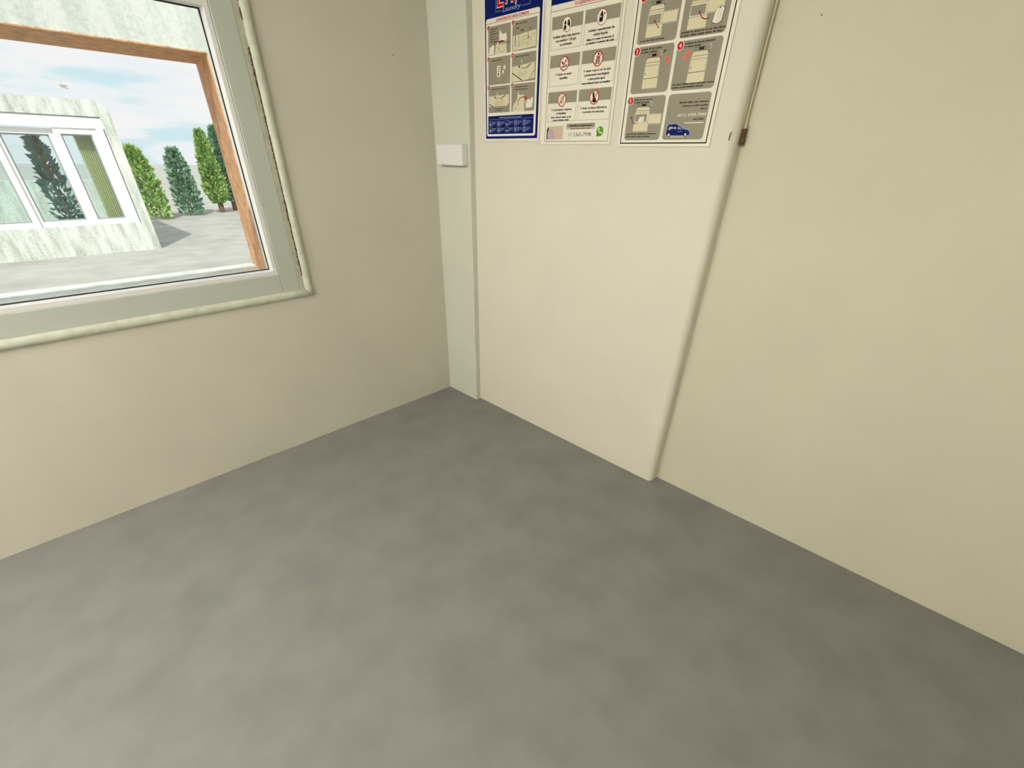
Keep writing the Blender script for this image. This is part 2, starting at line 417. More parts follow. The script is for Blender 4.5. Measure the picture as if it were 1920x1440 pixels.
# ------------------------------------------------------------------ posters
P_WHITE = mat('poster white', (0.90, 0.865, 0.765), 0.10, spec=0.2)
P_GREY = mat('poster grey', (0.318, 0.292, 0.228), 0.10, spec=0.2)
P_CREAM = mat('poster cream drawing', (0.76, 0.70, 0.50), 0.12, spec=0.2)
P_BLUE = mat('poster navy', (0.001, 0.008, 0.120), 0.10, spec=0.2)
P_LBLUE = mat('poster pale blue', (0.28, 0.36, 0.58), 0.12, spec=0.2)
P_RED = mat('poster red', (0.55, 0.010, 0.014), 0.12, spec=0.2)
P_MAROON = mat('poster dark red', (0.30, 0.02, 0.02), 0.12, spec=0.2)
P_BLACK = mat('poster black', (0.012, 0.010, 0.008), 0.12, spec=0.2)
P_TEXT = mat('poster text brown', (0.035, 0.026, 0.014), 0.12, spec=0.2)
P_LINE = mat('poster thin line', (0.30, 0.27, 0.20), 0.12, spec=0.2)
P_PINK = mat('poster pink hand', (0.72, 0.20, 0.15), 0.12, spec=0.2)
P_GREEN = mat('poster green', (0.13, 0.36, 0.006), 0.12, spec=0.2)
P_LILAC = mat('poster lilac', (0.50, 0.42, 0.50), 0.12, spec=0.2)
P_BEIGE = mat('poster photo beige', (0.66, 0.52, 0.40), 0.12, spec=0.2)
P_LAB = mat('poster pale paper and glare', (0.86, 0.85, 0.76), 0.3, spec=0.35)  # pale paper grounds, and glare painted as colour beside the picture
PM = [P_WHITE, P_GREY, P_CREAM, P_BLUE, P_LBLUE, P_RED, P_MAROON, P_BLACK, P_TEXT, P_LINE, P_PINK, P_GREEN, P_LILAC, P_BEIGE, P_LAB]
(WH, GR, CRM, BL, LB, RD, MR, BK, TX, LN, PK, GN, LI, BE, GL) = range(15)
U0 = 2.16                     # u runs to the right along the pier, u = U0 - y
TCACHE = {}
def text_geo(s, shear=0.0, bold=0.0):
    k = (s, shear, bold)
    if k not in TCACHE:
        cu = bpy.data.curves.new('lettering', 'FONT'); cu.body = s; cu.size = 1.0; cu.shear = shear; cu.offset = bold
        cu.resolution_u = 3
        ob = bpy.data.objects.new('lettering', cu); C.objects.link(ob)
        dg = bpy.context.evaluated_depsgraph_get(); dg.update()
        me = bpy.data.meshes.new_from_object(ob.evaluated_get(dg))
        vs = [(v.co.x, v.co.y) for v in me.vertices]; fs = [list(p.vertices) for p in me.polygons]
        bpy.data.objects.remove(ob); bpy.data.curves.remove(cu); bpy.data.meshes.remove(me)
        TCACHE[k] = (vs, fs)
    return TCACHE[k]
class Print:
    """flat printed artwork lying on a sheet; every layer sits a hair above the one below"""
    def __init__(s, x0=1.9937): s.bm = bmesh.new(); s.x0 = x0
    def X(s, l): return s.x0 - 0.00022*l
    def poly(s, pts, m, l):
        try:
            f = s.bm.faces.new([s.bm.verts.new((s.X(l), U0-u, z)) for u, z in pts]); f.material_index = m
        except ValueError: pass
    def rect(s, u0, u1, z0, z1, m, l, r=0.0):
        if r <= 0: return s.poly([(u0, z0), (u1, z0), (u1, z1), (u0, z1)], m, l)
        p = []
        for cx, cz, a in ((u1-r, z0+r, -90), (u1-r, z1-r, 0), (u0+r, z1-r, 90), (u0+r, z0+r, 180)):
            for k in range(6): t = math.radians(a + 18*k); p.append((cx+r*math.cos(t), cz+r*math.sin(t)))
        s.poly(p, m, l)
    def outline(s, u0, u1, z0, z1, w, m, l):
        s.rect(u0, u1, z0, z0+w, m, l); s.rect(u0, u1, z1-w, z1, m, l); s.rect(u0, u0+w, z0+w, z1-w, m, l); s.rect(u1-w, u1, z0+w, z1-w, m, l)
    def disc(s, u, z, r, m, l, n=28, rz=None):
        s.poly([(u+r*math.cos(2*math.pi*k/n), z+(rz or r)*math.sin(2*math.pi*k/n)) for k in range(n)], m, l)
    def ring(s, u, z, r, w, m, l, n=32):
        for k in range(n):
            a, b_ = 2*math.pi*k/n, 2*math.pi*(k+1)/n
            s.poly([(u+r*math.cos(a), z+r*math.sin(a)), (u+r*math.cos(b_), z+r*math.sin(b_)), (u+(r-w)*math.cos(b_), z+(r-w)*math.sin(b_)), (u+(r-w)*math.cos(a), z+(r-w)*math.sin(a))], m, l)
    def line(s, pts, w, m, l):
        for (a, b_), (c, d) in zip(pts[:-1], pts[1:]):
            n = Vector((-(d-b_), c-a))
            if n.length < 1e-9: continue
            n = n.normalized()*w/2
            s.poly([(a+n.x, b_+n.y), (a-n.x, b_-n.y), (c-n.x, d-n.y), (c+n.x, d+n.y)], m, l)
    def arc(s, u, z, r, a0, a1, w, m, l, rz=None, n=12):
        s.line([(u+r*math.cos(math.radians(a0+(a1-a0)*k/n)), z+(rz or r)*math.sin(math.radians(a0+(a1-a0)*k/n))) for k in range(n+1)], w, m, l)
    def arrow(s, pts, w, m, l):
        s.line(pts, w, m, l)
        a, b_ = Vector(pts[-2]), Vector(pts[-1]); d = (b_-a).normalized(); n = Vector((-d.y, d.x)); h = w*2.4
        s.poly([tuple(b_+d*h), tuple(b_+n*h*0.7), tuple(b_-n*h*0.7)], m, l)
    def bars(s, u, z, words, h, m, l, align='l'):
        """tiny lettering too small to read: one run of strokes per word"""
        tot = sum(words) + 0.55*h*(len(words)-1)
        x = u if align == 'l' else (u-tot if align == 'r' else u-tot/2)
        for w in words:
            k = max(2, int(w/(h*0.62)))
            st = w/k
            for i in range(k):
                hh = h*random.choice((0.72, 0.72, 0.8, 1.0))
                s.rect(x+i*st, x+i*st+st*0.74, z, z+hh, m, l)
            s.rect(x, x+w-st*0.26, z+h*0.3, z+h*0.45, m, l)
            x += w + 0.55*h
    def text(s, body, u, z, h, m, l, width=None, align='c', shear=0.0, bold=0.0):
        vs, fs = text_geo(body, shear, bold)
        x0 = min(v[0] for v in vs); x1 = max(v[0] for v in vs)
        sy = h/0.70                                     # h is the capital height
        sx = sy if width is None else width/(x1-x0)
        w = (x1-x0)*sx
        off = u if align == 'l' else (u-w if align == 'r' else u-w/2)
        bv = [s.bm.verts.new((s.X(l), U0-(off+(a-x0)*sx), z+b_*sy)) for a, b_ in vs]
        for f in fs:
            try: q = s.bm.faces.new([bv[i] for i in f]); q.material_index = m
            except ValueError: pass
    def done(s, name, parent):
        me = bpy.data.meshes.new(name); s.bm.to_mesh(me); s.bm.free()
        used = sorted(set(p.material_index for p in me.polygons)); idx = {a: i for i, a in enumerate(used)}
        for a in used: me.materials.append(PM[a])
        for p in me.polygons: p.material_index = idx[p.material_index]
        o = bpy.data.objects.new(name, me); C.objects.link(o)
        o.parent = parent; o.matrix_parent_inverse = Matrix.Translation(-parent.location)
        return o
def sheet(parent, u0, u1, z0, z1):
    return link('sheet', B(1.9940, 2.0002, U0-u1, U0-u0, z0, z1), P_WHITE, parent)
def badge(p, u, z, r, n, l=4, dark=False):
    p.disc(u, z, r*1.16, WH, l); p.disc(u, z, r, MR if dark else RD, l+1)
    p.text(n, u, z-r*0.52, r*1.05, WH, l+2, bold=0.02)

# ---- poster one: how to use the top loading washer
po = thing('poster', 'navy bordered laundry poster of washing steps, leftmost of the three on the pier', 'poster', (2.0, 1.956, 1.63), 'laundry instruction posters')
sheet(po, 0.0085, 0.4005, 1.627, 2.262)
p = Print(); p.rect(0.0165, 0.3915, 1.638, 2.252, BL, 0)
p.rect(0.0245, 0.3765, 1.6492, 2.117, WH, 1, 0.010)
p.rect(0.0245, 0.3765, 2.0978, 2.0998, LN, 2)
p.text('LAVADORA DE CARGA SUPERIOR', 0.2035, 2.1030, 0.0092, RD, 2, width=0.216, bold=0.04)
p.done('border', po)
p = Print(); p.outline(0.092, 0.316, 2.1345, 2.235, 0.0016, LB, 1)
for off, mm, l in ((0.03, WH, 2), (0.0, RD, 3)):
    p.text('L', 0.124, 2.1515, 0.062, mm, l, shear=0.12, bold=0.02+off, width=0.044+off*0.12)
    p.text('A', 0.182, 2.1575, 0.058, mm, l, shear=0.12, bold=0.02+off, width=0.050+off*0.12)
    p.text('V', 0.232, 2.1505, 0.062, mm, l, shear=0.12, bold=0.02+off, width=0.050+off*0.12)
p.rect(0.130, 0.268, 2.1335, 2.1365, BL, 2)
p.text('Laundry', 0.2000, 2.1295, 0.0165, LB, 4, width=0.122, shear=0.35, bold=0.008)
p.done('logo', po)
AU, BU = (0.0395, 0.1965), (0.2075, 0.3645)
ROWS1 = ((1.9815, 2.0880), (1.8652, 1.9715), (1.7505, 1.8590))
def panel1(col, row, num, draw):
    u0, u1 = (AU, BU)[col]; z0, z1 = ROWS1[row]
    p = Print(); p.rect(u0, u1, z0, z1, GR, 2)
    f = lambda a, b_: (u0+(u1-u0)*a, z0+(z1-z0)*b_)
    draw(p, f)
    badge(p, u0+0.0035 if col == 0 else u0+0.005, z1-0.0045, 0.0088, num, 5, True)
    o = p.done('panel', po)
def d11(p, f):
    for k in range(6): p.bars(*f(0.10, 0.88-0.085*k), [0.020, 0.014, 0.016][:3 if k % 2 == 0 else 2], 0.0042, TX, 3)
    p.poly([f(.52, .40), f(.50, .62), f(.53, .86), f(.60, .70), f(.72, .66), f(.80, .70), f(.84, .46), f(.70, .40)], WH, 3)
    p.poly([f(.30, 0.0), f(.34, .30), f(.46, .44), f(.60, .46), f(.82, .42), f(.84, 0.0)], CRM, 3)
    p.poly([f(.02, .02), f(.06, .22), f(.05, .30), f(.13, .28), f(.20, .36), f(.27, .30), f(.26, .02)], WH, 3)
    p.arrow([f(.24, .36), f(.30, .43), f(.38, .46), f(.46, .44), f(.52, .38)], 0.0035, MR, 4)
    p.line([f(.62, .36), f(1.0, .36)], 0.0028, MR, 4)
    p.line([f(.62, .47), f(.62, .30)], 0.0020, TX, 4)
    p.arc(*f(.62, .16), .022, 180, 360, 0.0012, LN, 4, rz=0.010); p.line([f(.44, .26), f(.50, .16)], 0.0022, LN, 4)
def d12(p, f):
    p.bars(*f(0.14, 0.88), [0.024, 0.020, 0.024], 0.0042, TX, 3); p.bars(*f(.16, .73), [.020], .005, TX, 3); p.bars(*f(.34, .64), [.022], .005, TX, 3); p.bars(*f(.70, .66), [.010], .005, TX, 3)
    p.poly([f(.02, .02), f(.03, .52), f(.30, .54), f(.97, .60), f(.97, .06), f(.5, .04)], CRM, 3)
    for r in (.018, .030, .042): p.arc(*f(.56, .10), r, 8, 172, 0.0016, LN, 4, rz=r*0.92)
    p.arc(*f(.90, .24), .026, 60, 175, .0016, LN, 4); p.line([f(.66, .55), f(.66, .40)], .0026, TX, 4); p.disc(*f(.66, .38), .003, BK, 4)
    p.line([f(.13, .52), f(.13, .14)], .0034, TX, 4); p.line([f(.28, .56), f(.28, .12)], .0034, GR, 4); p.disc(*f(.60, .18), .002, BK, 4)
def d21(p, f):
    p.bars(*f(0.16, 0.87), [0.030, 0.022, 0.018], 0.0042, TX, 3)
    p.rect(*[f(.40, 0)[0], f(.56, 0)[0], f(0, .28)[1], f(0, .68)[1]], WH, 3)
    for k in range(3): p.rect(f(.44, 0)[0], f(.53, 0)[0], f(0, .60-.07*k)[1], f(0, .625-.07*k)[1], BK, 4)
    p.rect(f(.455, 0)[0], f(.50, 0)[0], f(0, .31)[1], f(0, .43)[1], BK, 4)
    p.disc(*f(.74, .60), .009, CRM, 3); p.disc(*f(.68, .44), .0075, CRM, 3); p.arrow([f(.66, .55), f(.60, .50)], .0025, PK, 4)
    p.line([f(.50, .28), f(.50, .10)], .0012, CRM, 3); p.line([f(.42, .09), f(.62, .09)], .0024, LN, 3)
def d22(p, f):
    p.bars(*f(0.14, 0.88), [0.030, 0.026, 0.030], 0.0042, TX, 3)
    p.disc(*f(.42, .72), .0035, CRM, 3, rz=.006)
    p.poly([f(.02, .02), f(.02, .56), f(.95, .64), f(.97, .10), f(.55, .04)], CRM, 3)
    p.line([f(.02, .34), f(.46, .04)], .004, TX, 4); p.line([f(.75, .06), f(.95, .36)], .0022, TX, 4)
    p.poly([f(.26, .58), f(.36, .56), f(.33, .48)], BK, 4); p.line([f(.62, .46), f(.80, .60)], .0035, BK, 4)
    p.line([f(.40, .48), f(.62, .47)], .0016, TX, 4)
    for k in range(4): p.arc(*f(.45, .44-.02*k), .018+.005*k, 200, 340, .0011, LN, 4, rz=.012+.003*k)
def d31(p, f):
    p.bars(*f(0.16, 0.88), [0.028, 0.020, 0.030, .016], 0.0042, TX, 3)
    p.disc(*f(.42, .70), .0035, CRM, 3, rz=.007)
    p.poly([f(.02, .24), f(.02, .64), f(.95, .66), f(.95, .34), f(.84, .24)], CRM, 3)
    p.poly([f(.26, .64), f(.33, .62), f(.38, .48)], BK, 4); p.line([f(.62, .54), f(.80, .64)], .0035, BK, 4); p.line([f(.04, .34), f(.24, .22)], .0035, TX, 4)
    p.line([f(.40, .56), f(.66, .50)], .0018, TX, 4)
    for k in range(5): p.arc(*f(.50, .52-.03*k), .022+.004*k, 195, 345, .0011, LN, 4, rz=.012+.002*k)
    p.bars(*f(.28, .13), [.02, .026, .018], .0036, TX, 3); p.bars(*f(.32, .06), [.022, .018, .01], .0036, TX, 3)
def d32(p, f):
    p.bars(*f(0.16, 0.87), [0.028, 0.020, 0.030], 0.0042, TX, 3); p.bars(*f(0.14, 0.78), [0.018, 0.020, 0.024, .02], 0.0042, TX, 3)
    p.poly([f(.06, 0), f(.08, .22), f(.26, .46), f(.28, .74), f(.34, .60), f(.56, .58), f(.58, 0)], CRM, 3)
    p.poly([f(.64, .10), f(.62, .34), f(.72, .46), f(.80, .38), f(.90, .50), f(.94, .40), f(.90, .12)], WH, 3)
    p.arrow([f(.28, .22), f(.32, .40), f(.42, .50), f(.56, .52), f(.64, .47)], .0035, MR, 4)
    p.poly([f(.60, .44), f(.70, .56), f(.78, .48), f(.66, .36)], PK, 4); p.line([f(.66, .36), f(.68, .30)], .003, MR, 4)
    p.disc(*f(.20, .12), .003, LN, 4); p.arc(*f(.32, .24), .02, 100, 200, .0012, LN, 4)
panel1(0, 0, '1', d11); panel1(1, 0, '2', d12); panel1(0, 1, '3', d21); panel1(1, 1, '4', d22); panel1(0, 2, '5', d31); panel1(1, 2, '6', d32)
p = Print(); p.rect(0.0355, 0.3635, 1.6585, 1.7370, BL, 2, 0.004)
p.rect(0.0375, 0.3615, 1.7215, 1.7225, LB, 3)
p.bars(0.200, 1.7262, [.026, .034, .022, .030, .036], .0052, LB, 3, 'c')
for r in range(2):
    for c in range(5):
        u = 0.042 + c*0.0620; z = 1.6935 - r*0.0270
        p.outline(u, u+0.0230, z, z+0.0215, 0.0012, LB, 3)
        k = (r*5+c) % 5
        if k == 0: p.poly([(u+.004, z+.003), (u+.018, z+.003), (u+.015, z+.013), (u+.011, z+.018), (u+.007, z+.012)], LB, 3)
        elif k == 1: p.rect(u+.004, u+.019, z+.003, z+.016, LB, 3); p.rect(u+.008, u+.015, z+.006, z+.011, BL, 4)
        elif k == 2: p.poly([(u+.005, z+.003), (u+.018, z+.003), (u+.020, z+.012), (u+.0115, z+.007), (u+.003, z+.012)], LB, 3)
        elif k == 3: p.line([(u+.004, z+.004), (u+.019, z+.018)], .004, LB, 3); p.line([(u+.019, z+.004), (u+.004, z+.018)], .004, LB, 3)
        else: p.ring(u+.0115, z+.0105, .009, .004, LB, 3)
        for q in range(3): p.bars(u+.026, z+.0155-.0055*q, [.014, .012][:2 if q < 2 else 1], .0032, LB, 3)
p.done('symbol_block', po)

# ---- poster two: suggestions
po = thing('poster', 'white suggestions poster with six round pictograms and a green phone bubble, between two others', 'poster', (2.0, 1.533, 1.62), 'laundry instruction posters')
sheet(po, 0.4150, 0.8250, 1.612, 2.262)
p = Print(); p.outline(0.4405, 0.8125, 1.622, 2.252, 0.0026, LN, 0); p.rect(0.4431, 0.8099, 2.1095, 2.2494, BL, 0)
p.rect(0.4431, 0.8099, 2.0878, 2.0900, LN, 0)
p.rect(0.575, 0.700, 2.1165, 2.1400, WH, 1); p.rect(0.590, 0.690, 2.1185, 2.1385, RD, 2)
p.text('SUGERENCIAS', 0.6265, 2.0945, 0.0105, RD, 1, width=0.110, bold=0.02)
p.done('border', po)
AU2, BU2 = (0.4525, 0.6205), (0.6320, 0.8045)
ROWS2 = ((1.9617, 2.0301, 2.0713), (1.8335, 1.9007, 1.9430), (1.7025, 1.7722, 1.8132))
def panel2(col, row, lines, draw, slash):
    u0, u1 = (AU2, BU2)[col]; z0, zb, z1 = ROWS2[row]; uc = (u0+u1)/2 - 0.0005
    p = Print(); p.rect(u0, u1, zb, z1, GR, 1); p.outline(u0, u1, z0, zb, 0.0011, LN, 1)
    cz = zb + 0.0100; r = 0.0252
    p.disc(uc, cz, r, MR, 2); p.disc(uc, cz, r-0.0018, WH, 3)
    draw(p, uc, cz)
    if slash:
        p.line([(uc-0.0155, cz-0.0165), (uc+0.0155, cz+0.0165)], 0.0036, RD, 6); p.ring(uc, cz, r, 0.0034, RD, 5)
    z = zb - 0.0295
    for s_, h, w, wd in lines:
        if s_ == '-':
            p.bars(uc, z, wd, h, TX, 2, 'c')
        else:
            if s_[:2] in ('1 ', '2 ', 'NO'):
                k = 1 if s_[0] != 'N' else 2
                hw = w*k*1.05/len(s_)
                p.text(s_[:k], uc-w/2, z, h, RD, 2, align='l', width=hw*0.9, bold=0.02)
                p.text(s_[k+1:], uc+w/2, z, h, TX, 2, align='r', width=w-hw*1.25, bold=0.03)
            else: p.text(s_, uc, z, h, TX, 2, width=w, bold=0.03)
        z -= h*1.78
    p.done('panel', po)
def i1(p, u, z):
    p.poly([(u-.015, z-.017), (u-.003, z-.017), (u-.003, z+.004), (u-.006, z+.013), (u-.010, z+.013), (u-.0155, z+.002)], BK, 4); p.disc(u-.0105, z-.001, .0028, WH, 5)
    p.poly([(u+.006, z+.014), (u+.012, z+.015), (u+.018, z+.002), (u+.016, z-.012), (u+.005, z-.001), (u+.003, z+.006)], BK, 4); p.disc(u+.009, z+.006, .0018, GR, 5)
def i2(p, u, z):
    p.poly([(u-.012, z-.014), (u+.004, z-.014), (u+.006, z+.004), (u+.001, z+.018), (u-.003, z+.018), (u-.010, z+.008), (u-.013, z-.002)], BK, 4); p.disc(u-.006, z+.002, .003, WH, 5)
    p.poly([(u+.008, z+.006), (u+.013, z+.006), (u+.014, z+.013), (u+.009, z+.014)], BK, 4)
def i3(p, u, z):
    p.poly([(u-.016, z+.004), (u-.009, z+.008), (u-.002, z+.001), (u+.012, z-.004), (u+.015, z-.009), (u-.015, z-.008)], WH, 4)
    p.line([(u-.016, z+.004), (u-.002, z-.002), (u+.014, z-.006), (u+.014, z-.010), (u-.012, z-.011)], .003, BK, 4); p.disc(u-.010, z+.004, .004, BK, 5)
    p.poly([(u+.002, z+.004), (u+.012, z+.012), (u+.014, z+.006)], PK, 4)
def i4(p, u, z):
    p.disc(u+.001, z+.016, .0042, BK, 4)
    p.line([(u-.006, z+.010), (u-.009, z-.006)], .003, BK, 4); p.line([(u+.007, z+.010), (u+.010, z-.010)], .003, BK, 4)
    p.poly([(u-.005, z+.011), (u+.006, z+.011), (u+.006, z-.004), (u-.005, z-.004)], PK, 4)
    p.line([(u-.003, z-.004), (u-.005, z-.018)], .004, BK, 4); p.line([(u+.004, z-.004), (u+.007, z-.018)], .004, BK, 4)
    for k in (-.011, -.001, .012): p.disc(u+k, z-.014, .0016, MR, 4)
def i5(p, u, z):
    p.ring(u, z-.002, .0115, .0025, LN, 4); p.line([(u-.006, z+.008), (u, z+.017), (u+.006, z+.008)], .0024, LN, 4); p.rect(u-.007, u+.008, z-.009, z-.006, LN, 4)
def i6(p, u, z):
    p.disc(u-.006, z+.012, .0055, BK, 4)
    p.poly([(u-.011, z+.014), (u-.009, z+.021), (u-.006, z+.016)], BK, 4); p.poly([(u-.005, z+.017), (u-.002, z+.021), (u-.001, z+.014)], BK, 4)
    p.poly([(u-.009, z+.010), (u-.002, z+.009), (u+.006, z-.002), (u+.012, z-.012), (u+.009, z-.018), (u-.007, z-.018), (u-.008, z-.004)], BK, 4)
    p.line([(u+.009, z-.016), (u+.017, z-.014), (u+.020, z-.009)], .0025, BK, 5)
h = 0.0078
panel2(0, 0, [('1 utilizar jabón baja espuma', h, 0.148, 0), ('una medida = 120 grs.', h, 0.114, 0), ('es suficiente', h, 0.066, 0)], i1, False)
panel2(1, 0, [('2 utilizar suavizantes de', h, 0.132, 0), ('calidad líquida', h, 0.072, 0), ('-', 0.0062, 0, [.026, .006, .006, .024, .010, .036, .008]), ('-', 0.0062, 0, [.010, .034, .006, .036, .016, .020])], i2, False)
panel2(0, 1, [('NO lavar ni secar', h, 0.094, 0), ('zapatillas', h, 0.048, 0)], i3, True)
panel2(1, 1, [('NO secar ropa si no ha sido', h, 0.142, 0), ('previamente centrifugada', h, 0.130, 0), ('o que gotee agua', h, 0.090, 0), ('-', 0.0062, 0, [.024, .034, .022, .004, .010, .036])], i4, True)
panel2(0, 2, [('NO introducir objetos', h, 0.122, 0), ('-', h, 0, [.008, .046]), ('-', 0.0062, 0, [.026, .032, .028, .010, .012]), ('-', 0.0062, 0, [.030, .036, .024])], i5, True)
panel2(1, 2, [('NO lavar ni secar alfombras', h, 0.142, 0), ('o prendas de mascotas', h, 0.118, 0)], i6, True)
p = Print()
p.rect(0.4525, 0.5745, 1.632, 1.6835, BE, 1); p.poly([(0.4535, 1.632), (0.4535, 1.670), (0.459, 1.678), (0.468, 1.679), (0.463, 1.668), (0.459, 1.655), (0.460, 1.632)], TX, 2)
p.poly([(0.463, 1.633), (0.461, 1.660), (0.470, 1.674), (0.490, 1.672), (0.498, 1.660), (0.505, 1.633)], PK if False else LI, 2)
p.rect(0.555, 0.574, 1.632, 1.682, GL, 2)
p.rect(0.470, 0.560, 1.6865, 1.6965, GL, 1)  # pale strips at the picture edges painted in as glare
p.done('photo', po)
p = Print()
p.rect(0.5750, 0.7355, 1.632, 1.6690, GL, 1); p.rect(0.5750, 0.7355, 1.6690, 1.6915, GR, 1); p.rect(0.5750, 0.7355, 1.6690, 1.6775, LN if False else BE, 2)
p.bars(0.656, 1.6805, [.044, .008, .034, .030], .0062, TX, 2, 'c'); p.bars(0.656, 1.6710, [.030, .03, .02, .03], .004, TX, 3, 'c')
p.text('11 5365-7998', 0.655, 1.6425, 0.0150, TX, 2, width=0.128)
p.rect(0.7355, 0.8045, 1.632, 1.6965, GL, 1, 0.006)
p.done('contact_strip', po)
p = Print(); p.disc(0.7665, 1.6600, 0.0205, WH, 3); p.disc(0.7665, 1.6600, 0.0185, GN, 4); p.poly([(0.7505, 1.6535), (0.7485, 1.6395), (0.7630, 1.6425)], GN, 4)
p.arc(0.7725, 1.6660, 0.0125, 175, 285, 0.0042, WH, 5); p.disc(0.7602, 1.6690, .0035, WH, 5); p.disc(0.7760, 1.6545, .0035, WH, 5)
p.done('phone_bubble', po)

# ---- poster three: how to use the dryer
po = thing('poster', 'black lined dryer instruction poster with a blue van, rightmost of the three on the pier', 'poster', (2.0, 1.086, 1.61), 'laundry instruction posters')
sheet(po, 0.8680, 1.2815, 1.603, 2.262)
p = Print(); p.outline(0.8785, 1.2685, 1.613, 2.252, 0.0042, BK, 0); p.rect(0.8824, 1.2646, 2.0950, 2.2486, BL, 0); p.done('border', po)
AU3, BU3 = (0.8975, 1.0640), (1.0770, 1.2490)
ROWS3 = ((1.9350, 2.0820), (1.7825, 1.9275), (1.6260, 1.7725))
def panel3(col, row, num, draw):
    u0, u1 = (AU3, BU3)[col]; z0, z1 = ROWS3[row]
    p = Print(); p.rect(u0, u1, z0, z1, GR, 1, 0.012)
    draw(p)
    if num: badge(p, (0.9055, 1.0885)[col], z1-0.0125, 0.0122, num, 5)
    p.done('panel', po)
def dryer(p, u0, u1, z0, z1, door, l=2):
    w = u1-u0; h = z1-z0
    p.poly([(u0, z0), (u1, z0), (u1-w*.03, z0+h*.80), (u1-w*.06, z1-h*.06), (u1-w*.12, z1), (u0+w*.14, z1), (u0+w*.06, z1-h*.10), (u0+w*.03, z0+h*.72)], CRM, l)
    p.line([(u0+w*.05, z0+h*.86), (u1-w*.05, z0+h*.86)], h*.022, LN, l+1); p.line([(u0+w*.04, z0+h*.78), (u1-w*.04, z0+h*.78)], h*.012, LN, l+1)
    p.outline(u0+w*.12, u1-w*.22, z1+h*.04, z1+h*.14, .0010, TX, l); p.rect(u0+w*.40, u0+w*.68, z1+h*.05, z1+h*.125, BK, l+1)
    p.arc(u1-w*.02, z1+h*.12, w*.09, -80, 160, .0012, WH, l+1); p.line([(u1-w*.10, z1+h*.02), (u1+w*.01, z1-h*.04)], .0014, TX, l+1)
    if door == 'closed':
        p.outline(u0+w*.05, u1-w*.07, z0+h*.34, z0+h*.75, .0008, LN, l+1); p.line([(u0+w*.02, z0+h*.33), (u1-w*.02, z0+h*.35)], h*.025, P_i, l+1)
        p.disc(u0+w*.12, z0+h*.50, .0014, TX, l+2, rz=.0036)
    else:
        p.rect(u0+w*.06, u0+w*.84, z0+h*.42, z0+h*.72, GR, l+1); p.outline(u0+w*.03, u0+w*.88, z0+h*.40, z0+h*.75, .0010, WH, l+2)
        p.line([(u0, z0+h*.37), (u1-w*.02, z0+h*.39)], h*.015, LN, l+1)
P_i = LN
def open_door(p, u0, u1, z0, z1, l=3):
    p.rect(u0, u1, z0, z1, CRM, l); p.outline(u0+.002, u1-.002, z0+.002, z1-.002, .0012, LN, l+1); p.outline(u0+.006, u1-.006, z0+.006, z1-.006, .0010, WH, l+1)
def shirt(p, u, z, w, h, l=4):
    pts = [(-.5, -.40), (-.40, -.44), (-.10, -.52), (.20, -.50), (.42, -.38), (.46, .10), (.50, .34), (.22, .44), (.10, .52), (-.05, .44), (-.26, .36), (-.40, .10)]
    p.poly([(u+a*w*1.12, z+b_*h*1.06) for a, b_ in pts], TX, l); p.poly([(u+a*w, z+b_*h) for a, b_ in pts], WH, l+1)
    p.disc(u+.06*w, z+.40*h, w*.07, BK, l+2); p.line([(u+.02*w, z+.30*h), (u-.02*w, z-.40*h)], .0009, LN, l+2); p.line([(u+.26*w, z+.24*h), (u+.22*w, z-.36*h)], .0009, LN, l+2)
def hand(p, u, z, s, flip, l=4):
    pts = [(-1.0, -.55), (-.35, .45), (0, .62), (.10, .40), (.40, .80), (.55, .62), (.30, .30), (.62, .34), (.66, .14), (.34, .05), (.58, -.02), (.50, -.20), (.20, -.20), (.10, -.50), (-.40, -.62)]
    p.poly([(u+flip*a*s, z+b_*s) for a, b_ in pts], PK, l); p.line([(u-flip*.3*s, z-.1*s), (u+flip*.2*s, z+.2*s)], .0010, MR, l+1); p.line([(u-flip*.1*s, z-.3*s), (u+flip*.25*s, z-.02*s)], .0010, MR, l+1)
def q1(p):
    dryer(p, 0.9320, 0.9990, 1.9530, 2.0410, 'open'); open_door(p, 0.9930, 1.0560, 1.9860, 2.0200)
    p.arrow([(0.9860, 1.9750), (0.9650, 1.9965)], .0028, MR, 6); p.bars(0.912, 1.9420, [.008, .012, .016, .020, .008, .026], .0050, TX, 2)
def q2(p):
    dryer(p, 1.1020, 1.1720, 1.9560, 2.0440, 'open'); open_door(p, 1.1640, 1.2280, 1.9930, 2.0310)
    shirt(p, 1.2125, 1.9845, 0.036, 0.044); p.arrow([(1.1820, 1.9800), (1.1660, 1.9780), (1.1520, 1.9840), (1.1420, 1.9980)], .0030, MR, 6)
    p.bars(1.0820, 1.9475, [.034, .010, .026, .008, .014, .010, .018, .024], .0058, TX, 2); p.bars(1.0800, 1.9385, [.008, .024, .026, .026, .024, .012, .02], .0058, TX, 2)
def q3(p):
    dryer(p, 0.9480, 1.0150, 1.7970, 1.8900, 'closed'); p.bars(0.9230, 1.9160, [.030, .010, .012, .028], .0056, TX, 2); p.bars(0.9230, 1.9070, [.012, .020, .034], .0056, TX, 2)
    hand(p, 1.0420, 1.8815, 0.017, -1); p.line([(1.0205, 1.9010), (1.0320, 1.9095)], .0050, TX, 4)
def q4(p):
    dryer(p, 1.1370, 1.2060, 1.8030, 1.8920, 'closed'); p.bars(1.1060, 1.9160, [.034, .008, .028, .036], .0056, TX, 2); p.bars(1.1060, 1.9070, [.010, .022, .026], .0056, TX, 2)
    hand(p, 1.1240, 1.8860, 0.021, 1); p.bars(1.0830, 1.7985, [.014, .020, .026, .026, .036, .030], .0052, TX, 2); p.bars(1.0830, 1.7895, [.028, .008, .014, .034, .030], .0052, TX, 2)
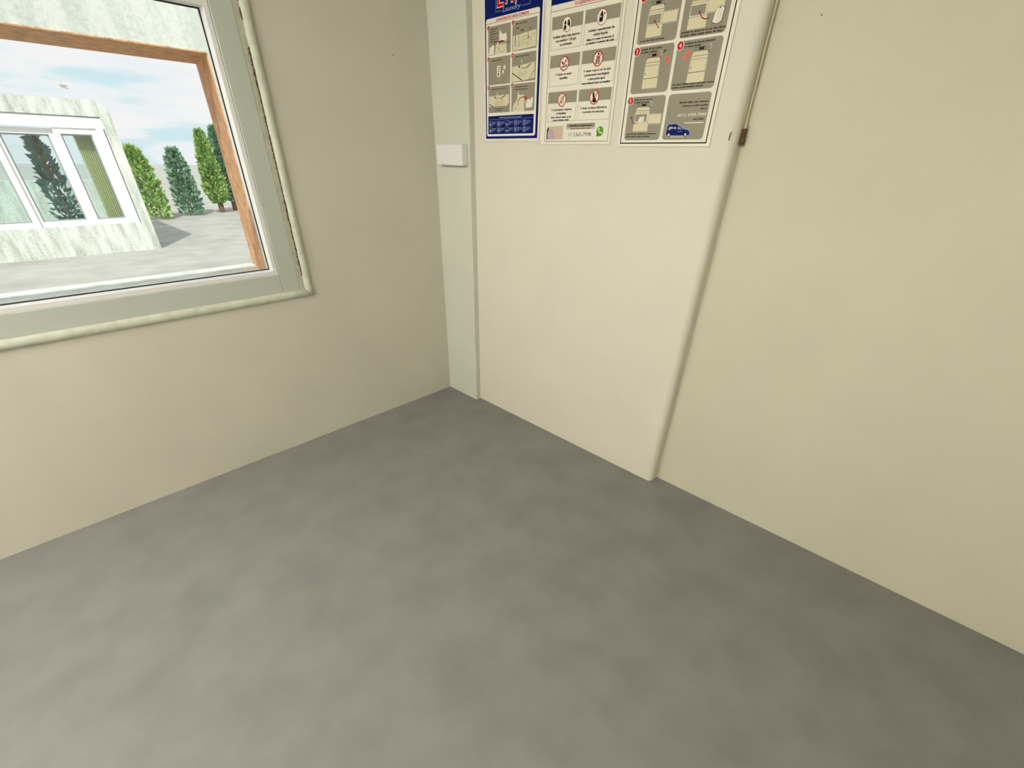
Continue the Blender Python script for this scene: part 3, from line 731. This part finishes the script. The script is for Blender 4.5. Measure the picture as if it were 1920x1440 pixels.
def q5(p):
    dryer(p, 0.9340, 1.0030, 1.6560, 1.7370, 'open'); open_door(p, 0.9985, 1.0590, 1.6800, 1.7140); shirt(p, 0.9680, 1.6965, .030, .024, 5)
    p.arrow([(0.9440, 1.6830), (0.9290, 1.6860), (0.9210, 1.7020)], .0028, MR, 6)
    p.bars(0.9230, 1.7600, [.022, .010, .014, .016, .010], .0052, TX, 2); p.bars(0.9230, 1.7510, [.006, .020, .012, .026], .0052, TX, 2)
    p.bars(0.9060, 1.6450, [.018, .014, .012, .032, .010, .040], .0052, TX, 2); p.bars(0.9060, 1.6360, [.020, .024, .026, .034], .0052, TX, 2)
def q6(p):
    r = 1.2430
    p.bars(r, 1.7420, [.030, .026, .016, .036], .0052, TX, 2, 'r'); p.bars(r, 1.7310, [.034, .008, .022, .030], .0052, TX, 2, 'r'); p.bars(r, 1.7205, [.018, .006], .0052, TX, 2, 'r')
    p.text('(011) 4799-7999', 1.2430, 1.7000, 0.0098, WH, 2, width=0.114, align='r')
    p.bars(1.2390, 1.6885, [.016, .024], .0054, TX, 2, 'r'); p.rect(1.162, 1.240, 1.6785, 1.6812, WH, 2)
    # small navy van
    p.poly([(1.0880, 1.6405), (1.0900, 1.6710), (1.0960, 1.6790), (1.1300, 1.6800), (1.1380, 1.6760), (1.1630, 1.6640), (1.1860, 1.6595), (1.1960, 1.6490), (1.1930, 1.6380), (1.0900, 1.6370)], LB, 2)
    p.poly([(1.0915, 1.6425), (1.0930, 1.6680), (1.0975, 1.6760), (1.1280, 1.6770), (1.1360, 1.6735), (1.1610, 1.6610), (1.1850, 1.6560), (1.1925, 1.6480), (1.1900, 1.6400), (1.0920, 1.6410)], BL, 3)
    p.poly([(1.0980, 1.6590), (1.1010, 1.6685), (1.1140, 1.6690), (1.1180, 1.6655), (1.1300, 1.6690), (1.1330, 1.6600), (1.1150, 1.6630), (1.1020, 1.6580)], LI, 4)
    p.poly([(1.1390, 1.6600), (1.1390, 1.6690), (1.1480, 1.6650), (1.1590, 1.6590)], LB, 4)
    p.line([(1.140, 1.6520), (1.160, 1.6530)], .0014, LB, 4)
    for u in (1.1045, 1.1760): p.disc(u, 1.6425, .0062, BK, 4); p.disc(u, 1.6425, .0042, WH, 5)
    p.rect(1.114, 1.168, 1.6340, 1.6385, PK if False else BE, 2)
panel3(0, 0, '1', q1); panel3(1, 0, '2', q2); panel3(0, 1, '3', q3); panel3(1, 1, '4', q4); panel3(0, 2, '5', q5); panel3(1, 2, '', q6)
